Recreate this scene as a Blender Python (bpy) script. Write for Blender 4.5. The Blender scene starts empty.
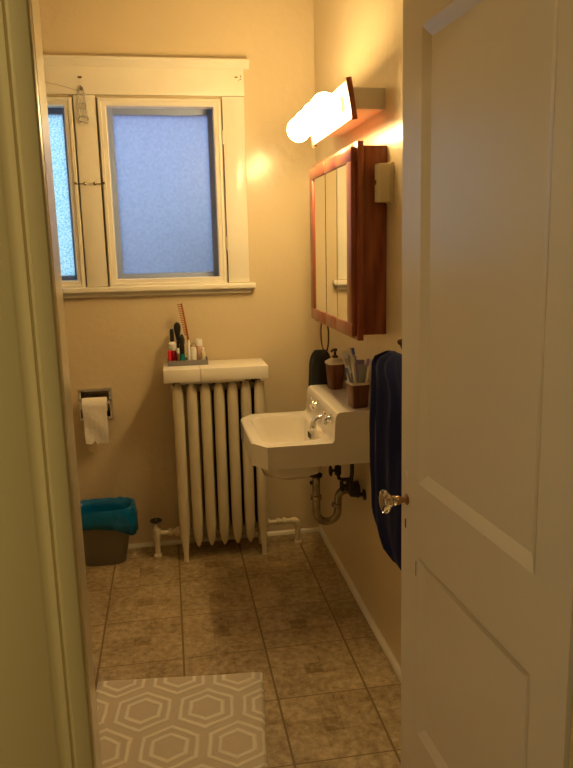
import bpy, bmesh, math, random
from mathutils import Vector, Matrix, noise
PI = math.pi
random.seed(7)
S = bpy.context.scene
COL = S.collection

# ---------------------------------------------------------------- camera
cam_d = bpy.data.cameras.new('camera')
cam = bpy.data.objects.new('camera', cam_d); COL.objects.link(cam)
CX, CY, CZ = -0.7334, -3.4223, 1.4835
YAW, PITCH, ROLL, FPX = 0.16433, 0.19408, -0.02233, 700.35
f = Vector((math.sin(YAW)*math.cos(PITCH), math.cos(YAW)*math.cos(PITCH), -math.sin(PITCH)))
r = Vector((math.cos(YAW), -math.sin(YAW), 0)); u = r.cross(f)
r2 = r*math.cos(ROLL) + u*math.sin(ROLL); u2 = -r*math.sin(ROLL) + u*math.cos(ROLL)
cam.matrix_world = Matrix(((r2.x, u2.x, -f.x, CX), (r2.y, u2.y, -f.y, CY), (r2.z, u2.z, -f.z, CZ), (0, 0, 0, 1)))
cam_d.sensor_fit = 'VERTICAL'; cam_d.sensor_height = 36.0; cam_d.lens = 36.0*FPX/768.0
cam_d.clip_start = 0.02
S.camera = cam

# ---------------------------------------------------------------- exposure, world, lights
S.view_settings.view_transform = 'Standard'
S.view_settings.look = 'None'
S.view_settings.gamma = 1.0
S.view_settings.use_curve_mapping = False
S.view_settings.exposure = 0.0
BULB = 94.0                       # radiance of the vanity bulbs
BULB_COL = (1.0, 0.685, 0.28)
HALL_W = 11.5
HALL_COL = (1.0, 0.78, 0.42)
SKY_TOP = (0.42, 0.72, 1.0); SKY_LOW = (0.24, 0.34, 0.62); SKY_STR = 3.7

wd = bpy.data.worlds.new('dusk_sky'); S.world = wd; wd.use_nodes = True
nt = wd.node_tree; nt.nodes.clear()
wo = nt.nodes.new('ShaderNodeOutputWorld'); bg = nt.nodes.new('ShaderNodeBackground')
tc = nt.nodes.new('ShaderNodeTexCoord'); sx = nt.nodes.new('ShaderNodeSeparateXYZ'); cr = nt.nodes.new('ShaderNodeValToRGB')
nt.links.new(tc.outputs['Generated'], sx.inputs[0]); nt.links.new(sx.outputs['Z'], cr.inputs[0])
cr.color_ramp.elements[0].position = 0.0; cr.color_ramp.elements[0].color = (*SKY_LOW, 1)
cr.color_ramp.elements[1].position = 0.45; cr.color_ramp.elements[1].color = (*SKY_TOP, 1)
nt.links.new(cr.outputs[0], bg.inputs[0]); bg.inputs[1].default_value = SKY_STR
nt.links.new(bg.outputs[0], wo.inputs[0])

hl = bpy.data.lights.new('hall_light', 'AREA'); hl.shape = 'DISK'; hl.size = 0.34
hl.energy = HALL_W; hl.color = HALL_COL
hlo = bpy.data.objects.new('hall_light', hl); COL.objects.link(hlo); hlo.location = (-1.45, -3.55, 2.40)  # unseen hall lamp, set low at the left to light the door face

# ---------------------------------------------------------------- node helpers
class X:
    """tiny expression wrapper around math nodes"""
    def __init__(s, t, o): s.t = t; s.o = o
    def _m(s, op, *a):
        n = s.t.nodes.new('ShaderNodeMath'); n.operation = op
        for i, v in enumerate((s,)+a):
            if isinstance(v, X): s.t.links.new(v.o, n.inputs[i])
            else: n.inputs[i].default_value = v
        return X(s.t, n.outputs[0])
    def __add__(s, b): return s._m('ADD', b)
    def __sub__(s, b): return s._m('SUBTRACT', b)
    def __mul__(s, b): return s._m('MULTIPLY', b)
    def __truediv__(s, b): return s._m('DIVIDE', b)
    def lt(s, b): return s._m('LESS_THAN', b)
    def gt(s, b): return s._m('GREATER_THAN', b)
    def abs(s): return s._m('ABSOLUTE')
    def fract(s): return s._m('FRACT')
    def floor(s): return s._m('FLOOR')
    def min(s, b): return s._m('MINIMUM', b)
    def max(s, b): return s._m('MAXIMUM', b)

def mat(name, col, rough=0.5, metal=0.0, spec=0.5, bump=0.0, bscale=40.0, bdist=0.002, var=0.0, vscale=6.0, coat=0.0, sheen=0.0, trans=0.0, ior=1.45, detail=3.0, stretch=None, col2=None, alpha=1.0):
    m = bpy.data.materials.new(name); m.use_nodes = True
    t = m.node_tree; b = t.nodes['Principled BSDF']
    b.inputs['Base Color'].default_value = (*col, 1); b.inputs['Roughness'].default_value = rough
    b.inputs['Metallic'].default_value = metal; b.inputs['Specular IOR Level'].default_value = spec
    b.inputs['Coat Weight'].default_value = coat; b.inputs['Coat Roughness'].default_value = 0.12
    b.inputs['Sheen Weight'].default_value = sheen
    b.inputs['Transmission Weight'].default_value = trans; b.inputs['IOR'].default_value = ior
    tcn = t.nodes.new('ShaderNodeTexCoord'); src = tcn.outputs['Object']
    if stretch:
        mp = t.nodes.new('ShaderNodeMapping'); mp.inputs['Scale'].default_value = stretch
        t.links.new(src, mp.inputs[0]); src = mp.outputs[0]
    if var > 0 or col2:
        n = t.nodes.new('ShaderNodeTexNoise'); n.inputs['Scale'].default_value = vscale; n.inputs['Detail'].default_value = 5
        t.links.new(src, n.inputs['Vector'])
        rp = t.nodes.new('ShaderNodeValToRGB')
        rp.color_ramp.elements[0].position = 0.32; rp.color_ramp.elements[1].position = 0.68
        c2 = col2 if col2 else tuple(c*(1-var) for c in col)
        rp.color_ramp.elements[0].color = (*c2, 1); rp.color_ramp.elements[1].color = (*col, 1)
        t.links.new(n.outputs['Fac'], rp.inputs[0]); t.links.new(rp.outputs[0], b.inputs['Base Color'])
    if bump > 0:
        n = t.nodes.new('ShaderNodeTexNoise'); n.inputs['Scale'].default_value = bscale; n.inputs['Detail'].default_value = detail
        t.links.new(src, n.inputs['Vector'])
        bp = t.nodes.new('ShaderNodeBump'); bp.inputs['Strength'].default_value = bump; bp.inputs['Distance'].default_value = bdist
        t.links.new(n.outputs['Fac'], bp.inputs['Height']); t.links.new(bp.outputs[0], b.inputs['Normal'])
    return m

M = {}
M['wall'] = mat('wall_paint', (0.68, 0.56, 0.37), 0.30, bump=0.6, bscale=26, bdist=0.004, spec=0.5, var=0.03, vscale=3, coat=0.25)
M['hallwall'] = mat('hall_paint', (0.55, 0.52, 0.38), 0.7)
M['ceil'] = mat('ceiling_paint', (0.72, 0.66, 0.52), 0.8)
M['trim'] = mat('white_gloss_trim', (0.84, 0.79, 0.68), 0.25, bump=0.15, bscale=30, bdist=0.002, var=0.04, vscale=9)
M['casing'] = mat('door_casing_paint', (0.66, 0.56, 0.29), 0.30, bump=0.12, bscale=30, bdist=0.002)
M['door'] = mat('door_paint', (0.72, 0.66, 0.56), 0.28, bump=0.2, bscale=10, bdist=0.002, var=0.02, vscale=5)
M['storm'] = mat('storm_sash_sky_tint', (0.34, 0.42, 0.60), 0.5)  # blue sky light on storm frame and reveal, put into the colour
M['gap'] = mat('dark_gap', (0.05, 0.04, 0.03), 0.8)
M['chip'] = mat('bare_wood_chip', (0.22, 0.14, 0.08), 0.8)
M['porc'] = mat('porcelain', (0.80, 0.74, 0.64), 0.10, coat=0.5)
M['porcin'] = M['porc']
M['rad'] = mat('radiator_paint', (0.72, 0.64, 0.47), 0.35, bump=0.25, bscale=60, bdist=0.001, var=0.05, vscale=20)
M['radcore'] = mat('radiator_gap_shade', (0.085, 0.07, 0.05), 0.8)  # shade between the tubes, painted onto the rear columns
M['cover'] = mat('cover_board', (0.82, 0.76, 0.66), 0.4, bump=0.3, bscale=30, bdist=0.001, stretch=(1, 6, 12))
M['wood'] = mat('oak_cabinet', (0.36, 0.105, 0.045), 0.30, col2=(0.20, 0.045, 0.018), vscale=7, stretch=(6, 6, 0.8), bump=0.1, bscale=30, bdist=0.001)
M['woodh'] = mat('oak_rail', (0.36, 0.105, 0.045), 0.30, col2=(0.20, 0.045, 0.018), vscale=7, stretch=(6, 0.8, 6), bump=0.1, bscale=30, bdist=0.001)
M['mirror'] = mat('mirror', (0.86, 0.88, 0.86), 0.015, metal=1.0)
M['chrome'] = mat('chrome', (0.85, 0.85, 0.86), 0.16, metal=1.0)
M['brassold'] = mat('tarnished_chrome', (0.45, 0.38, 0.28), 0.25, metal=1.0, var=0.4, vscale=30)
M['bronze'] = mat('dark_bronze', (0.10, 0.055, 0.030), 0.4, metal=0.8)
M['iron'] = mat('dark_pipe', (0.055, 0.045, 0.04), 0.45, metal=0.6)
M['navy'] = mat('navy_terry', (0.010, 0.012, 0.055), 0.95, sheen=0.06, bump=0.7, bscale=220, bdist=0.002, spec=0.1)
M['char'] = mat('charcoal_terry', (0.030, 0.030, 0.032), 0.95, sheen=0.08, bump=0.7, bscale=220, bdist=0.002, spec=0.1)
M['paper'] = mat('tissue', (0.85, 0.80, 0.74), 0.9, bump=0.6, bscale=60, bdist=0.003)
M['bin'] = mat('grey_bin_plastic', (0.17, 0.155, 0.13), 0.45)
M['cream'] = mat('cream_plastic', (0.66, 0.58, 0.40), 0.35)
M['ribwood'] = mat('ribbed_brown', (0.20, 0.070, 0.030), 0.35, col2=(0.10, 0.03, 0.012), vscale=14, stretch=(5, 5, 0.4))
M['ceramic'] = mat('cream_ceramic', (0.70, 0.60, 0.48), 0.3)
M['black'] = mat('black_plastic', (0.012, 0.012, 0.013), 0.35)
M['white'] = mat('white_plastic', (0.82, 0.80, 0.76), 0.35)
M['comb'] = mat('tortoise_comb', (0.42, 0.12, 0.025), 0.25, var=0.3, vscale=60)
M['red'] = mat('red_plastic', (0.55, 0.015, 0.03), 0.3)
M['darkred'] = mat('dark_red_polish', (0.20, 0.008, 0.02), 0.15)
M['teal'] = mat('teal_plastic', (0.0, 0.22, 0.19), 0.35)
M['pink'] = mat('pale_pink_plastic', (0.78, 0.50, 0.38), 0.4)
M['clearp'] = mat('clear_plastic', (0.75, 0.76, 0.78), 0.12, trans=0.7)
M['blue'] = mat('blue_plastic', (0.12, 0.18, 0.50), 0.3)
M['purple'] = mat('lilac_plastic', (0.35, 0.28, 0.55), 0.35)
M['glass'] = mat('crystal_glass', (1, 0.97, 0.92), 0.02, trans=1.0, ior=1.5)
M['brass'] = mat('worn_brass', (0.40, 0.24, 0.12), 0.35, metal=1.0)
M['fixwhite'] = mat('white_enamel', (0.80, 0.74, 0.64), 0.4)
M['string'] = mat('string', (0.45, 0.36, 0.25), 0.8)
M['curtain'] = mat('white_curtain', (0.80, 0.76, 0.66), 0.6)
M['lampbase'] = mat('lamp_holder', (0.75, 0.60, 0.35), 0.4)

def bag_mat():
    m = mat('teal_bag', (0.0, 0.135, 0.36), 0.22, bump=0.8, bscale=13, bdist=0.02, detail=2)
    return m
M['bag'] = bag_mat()

def emit(name, col, s):
    m = bpy.data.materials.new(name); m.use_nodes = True; t = m.node_tree; t.nodes.clear()
    o = t.nodes.new('ShaderNodeOutputMaterial'); e = t.nodes.new('ShaderNodeEmission')
    e.inputs[0].default_value = (*col, 1); e.inputs[1].default_value = s
    t.links.new(e.outputs[0], o.inputs[0]); return m
M['bulb'] = emit('lit_bulb', BULB_COL, BULB)

def frosted(name, colA, colB, scale, gloss=0.12, kind='noise'):
    m = bpy.data.materials.new(name); m.use_nodes = True; t = m.node_tree; t.nodes.clear()
    o = t.nodes.new('ShaderNodeOutputMaterial'); tr = t.nodes.new('ShaderNodeBsdfTranslucent'); g = t.nodes.new('ShaderNodeBsdfGlossy')
    g.inputs['Roughness'].default_value = 0.25
    mx = t.nodes.new('ShaderNodeMixShader'); mx.inputs[0].default_value = gloss
    c = t.nodes.new('ShaderNodeTexCoord')
    rp = t.nodes.new('ShaderNodeValToRGB')
    if kind == 'pebble':
        n = t.nodes.new('ShaderNodeTexVoronoi'); n.inputs['Scale'].default_value = scale; n.feature = 'F1'
        t.links.new(c.outputs['Object'], n.inputs['Vector']); out = n.outputs['Distance']
        rp.color_ramp.elements[0].position = 0.30; rp.color_ramp.elements[1].position = 0.75
    else:
        n = t.nodes.new('ShaderNodeTexNoise'); n.inputs['Scale'].default_value = scale; n.inputs['Detail'].default_value = 4
        t.links.new(c.outputs['Object'], n.inputs['Vector']); out = n.outputs['Fac']
        rp.color_ramp.elements[0].position = 0.35; rp.color_ramp.elements[1].position = 0.65
    rp.color_ramp.elements[0].color = (*colA, 1); rp.color_ramp.elements[1].color = (*colB, 1)
    t.links.new(out, rp.inputs[0]); t.links.new(rp.outputs[0], tr.inputs[0])
    bp = t.nodes.new('ShaderNodeBump'); bp.inputs['Strength'].default_value = 0.5; bp.inputs['Distance'].default_value = 0.002
    t.links.new(out, bp.inputs['Height']); t.links.new(bp.outputs[0], g.inputs['Normal'])
    t.links.new(tr.outputs[0], mx.inputs[1]); t.links.new(g.outputs[0], mx.inputs[2]); t.links.new(mx.outputs[0], o.inputs[0])
    return m
M['frost'] = frosted('frosted_glass', (0.62, 0.59, 0.62), (0.70, 0.67, 0.70), 85)
M['pebble'] = frosted('pebbled_glass', (1.0, 1.0, 0.90), (0.50, 0.70, 0.66), 120, kind='pebble')

def floor_mat():
    m = bpy.data.materials.new('vinyl_tiles'); m.use_nodes = True; t = m.node_tree; b = t.nodes['Principled BSDF']
    c = t.nodes.new('ShaderNodeTexCoord'); s = t.nodes.new('ShaderNodeSeparateXYZ'); t.links.new(c.outputs['Object'], s.inputs[0])
    x = X(t, s.outputs['X']); y = X(t, s.outputs['Y']); T = 0.305
    uu = (x + (0.137 + 20*T))/T; vv = (y + (0.436 + 20*T))/T
    fu = uu.fract(); fv = vv.fract()
    eu = fu.min(fu*-1.0 + 1.0); ev = fv.min(fv*-1.0 + 1.0)
    grout = eu.min(ev*1.6).lt(0.012)
    w = 0.007
    def ln(a, p): return (a - p).abs().lt(w)
    lines = (ln(fu, .4)*fv.lt(.6)).max(ln(fu, .6)*fv.gt(.4)).max(ln(fv, .4)*fu.gt(.4)).max(ln(fv, .6)*fu.lt(.6))
    sq = (fu-0.5).abs().max((fv-0.5).abs()).lt(0.1)
    # shade of each plank of the pinwheel
    cell = (fu.lt(.4)*0.4) + (fv.gt(.6)*0.7) + (fv.lt(.4)*0.2) + uu.floor()*1.37 + vv.floor()*2.11
    rnd = (cell*12.9898)._m('SINE')*43.7; rnd = rnd.fract()
    n = t.nodes.new('ShaderNodeTexNoise'); n.inputs['Scale'].default_value = 38; n.inputs['Detail'].default_value = 6; n.inputs['Roughness'].default_value = 0.7
    t.links.new(c.outputs['Object'], n.inputs['Vector'])
    nf = X(t, n.outputs['Fac'])
    n2 = t.nodes.new('ShaderNodeTexNoise'); n2.inputs['Scale'].default_value = 9; n2.inputs['Detail'].default_value = 4
    t.links.new(c.outputs['Object'], n2.inputs['Vector']); nf2 = X(t, n2.outputs['Fac'])
    k = (nf - 0.5)*2.6 + (nf2 - 0.5)*1.0 + rnd*0.20 + 0.46 - sq*0.34 - lines*0.20
    rp = t.nodes.new('ShaderNodeValToRGB'); rp.color_ramp.elements[0].position = 0.0; rp.color_ramp.elements[1].position = 1.0
    rp.color_ramp.elements[0].color = (0.20, 0.135, 0.065, 1); rp.color_ramp.elements[1].color = (0.54, 0.42, 0.25, 1)
    t.links.new(k.o, rp.inputs[0])
    mx = t.nodes.new('ShaderNodeMix'); mx.data_type = 'RGBA'
    t.links.new(grout.o, mx.inputs[0]); t.links.new(rp.outputs[0], mx.inputs[6]); mx.inputs[7].default_value = (0.17, 0.115, 0.055, 1)
    t.links.new(mx.outputs[2], b.inputs['Base Color'])
    b.inputs['Roughness'].default_value = 0.38
    bp = t.nodes.new('ShaderNodeBump'); bp.inputs['Strength'].default_value = 0.5; bp.inputs['Distance'].default_value = 0.002
    h = nf*0.4 - grout*1.0 - lines*0.3
    t.links.new(h.o, bp.inputs['Height']); t.links.new(bp.outputs[0], b.inputs['Normal'])
    return m
M['floor'] = floor_mat()

def rug_mat():
    m = bpy.data.materials.new('hexagon_mat'); m.use_nodes = True; t = m.node_tree; b = t.nodes['Principled BSDF']
    c = t.nodes.new('ShaderNodeTexCoord'); s = t.nodes.new('ShaderNodeSeparateXYZ'); t.links.new(c.outputs['Object'], s.inputs[0])
    x = X(t, s.outputs['X']); y = X(t, s.outputs['Y'])
    P = 0.205                       # centre distance along a row
    px = (x + (20*P + HEX[0]))/P; py = (y + (20*P*1.732 + HEX[1]))/P
    R3 = 1.7320508
    def hexd(ax, ay):               # distance measured to flat sides, 0.5 at the border
        fx = (ax.fract() - 0.5).abs(); fy = ((ay/R3).fract() - 0.5).abs()*R3
        return fx.max(fx*0.5 + fy*0.8660254)
    d = hexd(px + 0.5, py + R3/2).min(hexd(px, py))
    n = t.nodes.new('ShaderNodeTexNoise'); n.inputs['Scale'].default_value = 260; n.inputs['Detail'].default_value = 3
    t.links.new(c.outputs['Object'], n.inputs['Vector']); nf = X(t, n.outputs['Fac'])
    n3 = t.nodes.new('ShaderNodeTexNoise'); n3.inputs['Scale'].default_value = 16
    t.links.new(c.outputs['Object'], n3.inputs['Vector']); d = d + (X(t, n3.outputs['Fac']) - 0.5)*0.05
    def band(c0, w):
        q = ((d - c0).abs()/w)*-1.0 + 1.0
        return q.max(0.0)._m('POWER', 0.5)
    pat = band(0.25, 0.042).max(band(0.40, 0.040))
    k = pat*0.75 + (nf - 0.5)*0.35 + 0.1
    rp = t.nodes.new('ShaderNodeValToRGB')
    rp.color_ramp.elements[0].color = (0.58, 0.49, 0.39, 1); rp.color_ramp.elements[1].color = (0.95, 0.90, 0.80, 1)
    t.links.new(k.o, rp.inputs[0]); t.links.new(rp.outputs[0], b.inputs['Base Color'])
    b.inputs['Roughness'].default_value = 0.95; b.inputs['Specular IOR Level'].default_value = 0.1; b.inputs['Sheen Weight'].default_value = 0.2
    bp = t.nodes.new('ShaderNodeBump'); bp.inputs['Strength'].default_value = 0.9; bp.inputs['Distance'].default_value = 0.005
    h = pat*1.0 + nf*0.5
    t.links.new(h.o, bp.inputs['Height']); t.links.new(bp.outputs[0], b.inputs['Normal'])
    return m
HEX = (0.0, 0.0)

# ---------------------------------------------------------------- mesh helpers
class MB:
    def __init__(s): s.bm = bmesh.new()
    def box(s, a, b, bev=0.0, seg=2, rot=None, piv=None):
        lo = [min(a[i], b[i]) for i in range(3)]; hi = [max(a[i], b[i]) for i in range(3)]
        vs = [s.bm.verts.new((x, y, z)) for x in (lo[0], hi[0]) for y in (lo[1], hi[1]) for z in (lo[2], hi[2])]
        F = [(0, 1, 3, 2), (4, 6, 7, 5), (0, 4, 5, 1), (2, 3, 7, 6), (0, 2, 6, 4), (1, 5, 7, 3)]
        fs = [s.bm.faces.new([vs[i] for i in q]) for q in F]
        if bev > 0:
            es = list({e for q in fs for e in q.edges})
            rr = bmesh.ops.bevel(s.bm, geom=es, offset=bev, segments=seg, affect='EDGES', profile=0.5)
            vs = list({v for v in vs if v.is_valid} | {v for q in rr['faces'] for v in q.verts})
        if rot is not None:
            pv = Vector(piv) if piv else Vector([(lo[i]+hi[i])/2 for i in range(3)])
            for v in vs: v.co = rot @ (v.co - pv) + pv
        return s
    def prism(s, poly, z0, z1, axis='z'):
        """poly: list of 2D points; axis z: (x,y); y: (x,z); x: (y,z)"""
        def P(p, h):
            return {'z': (p[0], p[1], h), 'y': (p[0], h, p[1]), 'x': (h, p[0], p[1])}[axis]
        A = [s.bm.verts.new(P(p, z0)) for p in poly]; B = [s.bm.verts.new(P(p, z1)) for p in poly]
        n = len(poly)
        s.bm.faces.new(A); s.bm.faces.new(B[::-1])
        for i in range(n): s.bm.faces.new((A[i], B[i], B[(i+1) % n], A[(i+1) % n]))
        return s
    def loops(s, rings, cap0=True, cap1=True, closed=True):
        R = [[s.bm.verts.new(p) for p in ring] for ring in rings]; n = len(R[0])
        for a, b in zip(R, R[1:]):
            for i in range(n if closed else n-1):
                s.bm.faces.new((a[i], a[(i+1) % n], b[(i+1) % n], b[i]))
        if cap0: s.bm.faces.new(R[0][::-1])
        if cap1: s.bm.faces.new(R[-1])
        return R
    def lathe(s, prof, org=(0, 0, 0), axis=(0, 0, 1), n=24, cap=True):
        q = Vector((0, 0, 1)).rotation_difference(Vector(axis).normalized()); o = Vector(org)
        rings = [[o + q @ Vector((rr*math.cos(2*PI*i/n), rr*math.sin(2*PI*i/n), h)) for i in range(n)] for rr, h in prof]
        s.loops(rings, cap, cap); return s
    def tube(s, pts, rad, n=12, closed=False, cap=True):
        P = [Vector(p) for p in pts]; m = len(P); rings = []
        up = None
        for i, p in enumerate(P):
            if closed: d = P[(i+1) % m] - P[i-1]
            else: d = P[min(i+1, m-1)] - P[max(i-1, 0)]
            d.normalize()
            if up is None:
                up = Vector((0, 0, 1)) if abs(d.z) < .9 else Vector((1, 0, 0))
            a = d.cross(up)
            if a.length < 1e-4: a = d.cross(Vector((0, 1, 0)))
            a.normalize(); b = a.cross(d).normalized(); up = b
            rr = rad[i] if isinstance(rad, (list, tuple)) else rad
            rings.append([p + a*rr*math.cos(2*PI*k/n) + b*rr*math.sin(2*PI*k/n) for k in range(n)])
        if closed:
            rings.append(rings[0]); s.loops(rings, False, False); bmesh.ops.remove_doubles(s.bm, verts=s.bm.verts[:], dist=1e-6)
        else: s.loops(rings, cap, cap)
        return s
    def sphere(s, c, rr, sc=(1, 1, 1), seg=24):
        bmesh.ops.create_uvsphere(s.bm, u_segments=seg, v_segments=seg//2, radius=rr, matrix=Matrix.Translation(c) @ Matrix.Diagonal((*sc, 1)))
        return s
    def build(s, name, m, parent=None, smooth=35, bevel=0.0, bseg=2):
        bmesh.ops.recalc_face_normals(s.bm, faces=s.bm.faces[:])
        me = bpy.data.meshes.new(name); s.bm.to_mesh(me); s.bm.free()
        me.materials.append(m)
        ob = bpy.data.objects.new(name, me); COL.objects.link(ob)
        if smooth:
            for p in me.polygons: p.use_smooth = True
            try: me.set_sharp_from_angle(angle=math.radians(smooth))
            except Exception: pass
        if parent is not None:
            root = parent; loc = Matrix.Identity(4)
            chain = []
            while root is not None: chain.append(root); root = root.parent
            for o in reversed(chain): loc = loc @ Matrix.LocRotScale(o.location, o.rotation_euler, o.scale)
            me.transform(loc.inverted()); ob.parent = parent
        if bevel > 0:
            bv = ob.modifiers.new('bevel', 'BEVEL'); bv.width = bevel; bv.segments = bseg; bv.limit_method = 'ANGLE'; bv.angle_limit = math.radians(40)
            bv.harden_normals = False
        return ob

def thing(name, label, cat, loc=(0, 0, 0), rz=0, group=None):
    o = bpy.data.objects.new(name, None); COL.objects.link(o)
    o.empty_display_size = 0.05; o.location = loc; o.rotation_euler = (0, 0, rz)
    return tag(o, label, cat, group)
def tag(o, label, cat, group=None):
    o['label'] = label; o['category'] = cat
    if group: o['group'] = group
    return o
def plabel(o, l): o['label'] = l; return o
def struct(o): o['kind'] = 'structure'; return o
def recenter(o, loc):
    """put a single-mesh thing's origin at its base"""
    o.data.transform(Matrix.Translation(-Vector(loc))); o.location = loc; return o
def arc(c, rr, a0, a1, n, ax='xz'):
    out = []
    for i in range(n+1):
        a = a0 + (a1-a0)*i/n; p, q = rr*math.cos(a), rr*math.sin(a)
        out.append({'xz': (c[0]+p, c[1], c[2]+q), 'yz': (c[0], c[1]+p, c[2]+q), 'xy': (c[0]+p, c[1]+q, c[2])}[ax])
    return out
def rrect(cx, cy, w, d, rr, z=None, n=5):
    out = []
    for (sx_, sy_, a0) in ((1, 1, 0), (-1, 1, PI/2), (-1, -1, PI), (1, -1, 1.5*PI)):
        for i in range(n+1):
            a = a0 + PI/2*i/n
            x = cx + sx_*(w/2-rr) + rr*math.cos(a); y = cy + sy_*(d/2-rr) + rr*math.sin(a)
            out.append((x, y) if z is None else (x, y, z))
    return out

# ---------------------------------------------------------------- room shell
XL, YD0, YD1, ZC = -1.90, -2.50, -2.555, 2.72
def wall_grid(name, axis, p0, p1, u0, u1, z0, z1, holes, m):
    us = sorted({u0, u1, *[h[0] for h in holes], *[h[1] for h in holes]}); zs = sorted({z0, z1, *[h[2] for h in holes], *[h[3] for h in holes]})
    b = MB()
    def hole(a, c):
        return any(h[0] < a < h[1] and h[2] < c < h[3] for h in holes)
    def V(uu, pp, zz): return (uu, pp, zz) if axis == 'y' else (pp, uu, zz)
    solid = {(i, j): not hole((us[i]+us[i+1])/2, (zs[j]+zs[j+1])/2) for i in range(len(us)-1) for j in range(len(zs)-1)}
    vc = {}
    def vt(i, j, p):
        if (i, j, p) not in vc: vc[(i, j, p)] = b.bm.verts.new(V(us[i], p, zs[j]))
        return vc[(i, j, p)]
    for (i, j), ok in solid.items():
        if not ok: continue
        for p in (p0, p1): b.bm.faces.new([vt(i, j, p), vt(i+1, j, p), vt(i+1, j+1, p), vt(i, j+1, p)])
        for (di, dj, a, c) in ((-1, 0, (i, j), (i, j+1)), (1, 0, (i+1, j), (i+1, j+1)), (0, -1, (i, j), (i+1, j)), (0, 1, (i, j+1), (i+1, j+1))):
            if not solid.get((i+di, j+dj), False):
                b.bm.faces.new([vt(*a, p0), vt(*c, p0), vt(*c, p1), vt(*a, p1)])
    return struct(b.build(name, m, smooth=0))

WR = (-1.000, -0.444, 1.310, 2.156)     # right sash outline x0 x1 z0 z1
WL = (-1.660, -1.104, 1.310, 2.156)
TPH = (-1.172, -1.038, 0.690, 0.818)
wall_grid('wall_back', 'y', 0.0, 0.16, XL-0.1, 0.1, 0.0, ZC, [WR, WL, TPH], M['wall'])
wall_grid('wall_right', 'x', 0.0, 0.1, YD1, 0.0, 0.0, ZC, [], M['wall'])
wall_grid('wall_left', 'x', XL-0.1, XL, YD1, 0.0, 0.0, ZC, [], M['wall'])
DX0, DX1 = -0.8635, -0.138
wall_grid('wall_front', 'y', YD1, YD0, XL, 0.0, 0.0, ZC, [(DX0-0.018, DX1+0.018, -1, 2.06)], M['wall'])
struct(MB().box((XL-0.1, YD1-2.6, -0.06), (1.0, 0.16, 0.0)).build('floor', M['floor'], smooth=0))
struct(MB().box((XL-0.1, YD1-2.6, ZC), (1.0, 0.16, ZC+0.06)).build('ceiling', M['ceil'], smooth=0))
# hallway shell
struct(MB().box((XL-0.1, YD1-2.5, 0), (XL, YD1, ZC)).build('wall_hall_left', M['hallwall'], smooth=0))
struct(MB().box((0.9, YD1-2.5, 0), (1.0, YD1, ZC)).build('wall_hall_right', M['hallwall'], smooth=0))
struct(MB().box((XL-0.1, YD1-2.6, 0), (1.0, YD1-2.5, ZC)).build('wall_hall_back', M['hallwall'], smooth=0))
struct(MB().box((0.1, YD1, 0), (1.0, YD0, ZC)).build('wall_hall_front', M['hallwall'], smooth=0))
# baseboards: low quarter-round mouldings
def base(name, axis, p, u0, u1, sgn):
    h, d = (0.030, 0.014) if axis == 'x' else (0.020, 0.012)
    prof = [(0, 0), (d, 0), (d, h*0.55), (d*0.75, h*0.8), (d*0.35, h), (0, h)]
    pts = [(p + sgn*a, z) for a, z in prof]
    b = MB()
    if axis == 'x': b.prism(pts, u0, u1, 'y')       # along y, profile in x,z
    else: b.prism(pts, u0, u1, 'x')                 # along x, profile in y,z
    return struct(b.build(name, M['trim'], smooth=40))
base('baseboard_right', 'x', 0.0, YD0, 0.0, -1)
base('baseboard_back', 'y', 0.0, XL, -0.014, -1)
base('baseboard_left', 'x', XL, YD0, 0.0, 1)

struct(MB().box((-1.05, .62, -0.06), (1.6, .80, 1.74)).build('wall_light_block', mat('light_block_wall', (0.30, 0.24, 0.24), 0.9, var=.2, vscale=8), smooth=0))  # unseen wall added outside to dim the lower right pane
# ---- door frame: jamb pieces (trim_n)
M['jamb'] = mat('jamb_gloss_paint', (0.86, 0.76, 0.56), 0.20, coat=0.3)
struct(MB().box((DX0-0.018, YD1, 0), (DX0, YD0+0.004, 2.06)).build('trim_1', M['jamb'], smooth=0, bevel=0.0025))
struct(MB().box((XL, YD0, 0), (DX0-0.10, YD0+0.015, 0.15)).build('trim_2', M['trim'], smooth=0))
# hall-side casing left, moulded profile
e = DX0-0.0005; y0 = YD1
prof = [(e, y0), (e, y0-0.020), (e-0.002, y0-0.022), (e-0.0195, y0-0.022), (e-0.021, y0-0.018), (e-0.024, y0-0.017),
        (e-0.027, y0-0.020), (e-0.0285, y0-0.018), (e-0.032, y0-0.0135), (e-0.038, y0-0.012), (e-0.044, y0-0.0150), (e-0.046, y0-0.0165),
        (e-0.120, y0-0.0165), (e-0.124, y0-0.022), (e-0.140, y0-0.022), (e-0.142, y0)]
def casing(name, mir=False):
    p = [((2*((DX0+DX1)/2) - a) if mir else a, c) for a, c in prof]
    struct(MB().prism(p, 0, 2.20).build(name, M['casing'], smooth=50))
casing('trim_3'); casing('trim_4', True)
struct(MB().box((DX0-0.006, YD1-0.018, 2.066), (DX1+0.006, YD1, 2.20), 0.002).build('trim_5', M['casing']))
b = MB(); b.box((DX1, YD1, 0), (DX1+0.018, YD0, 2.06)); b.box((DX0, YD1, 2.04), (DX1, YD0, 2.06)); b.box((DX1-0.012, YD1+0.0, 0), (DX1, YD0-0.040, 2.04))
struct(b.build('trim_6', M['casing'], smooth=0))

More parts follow.
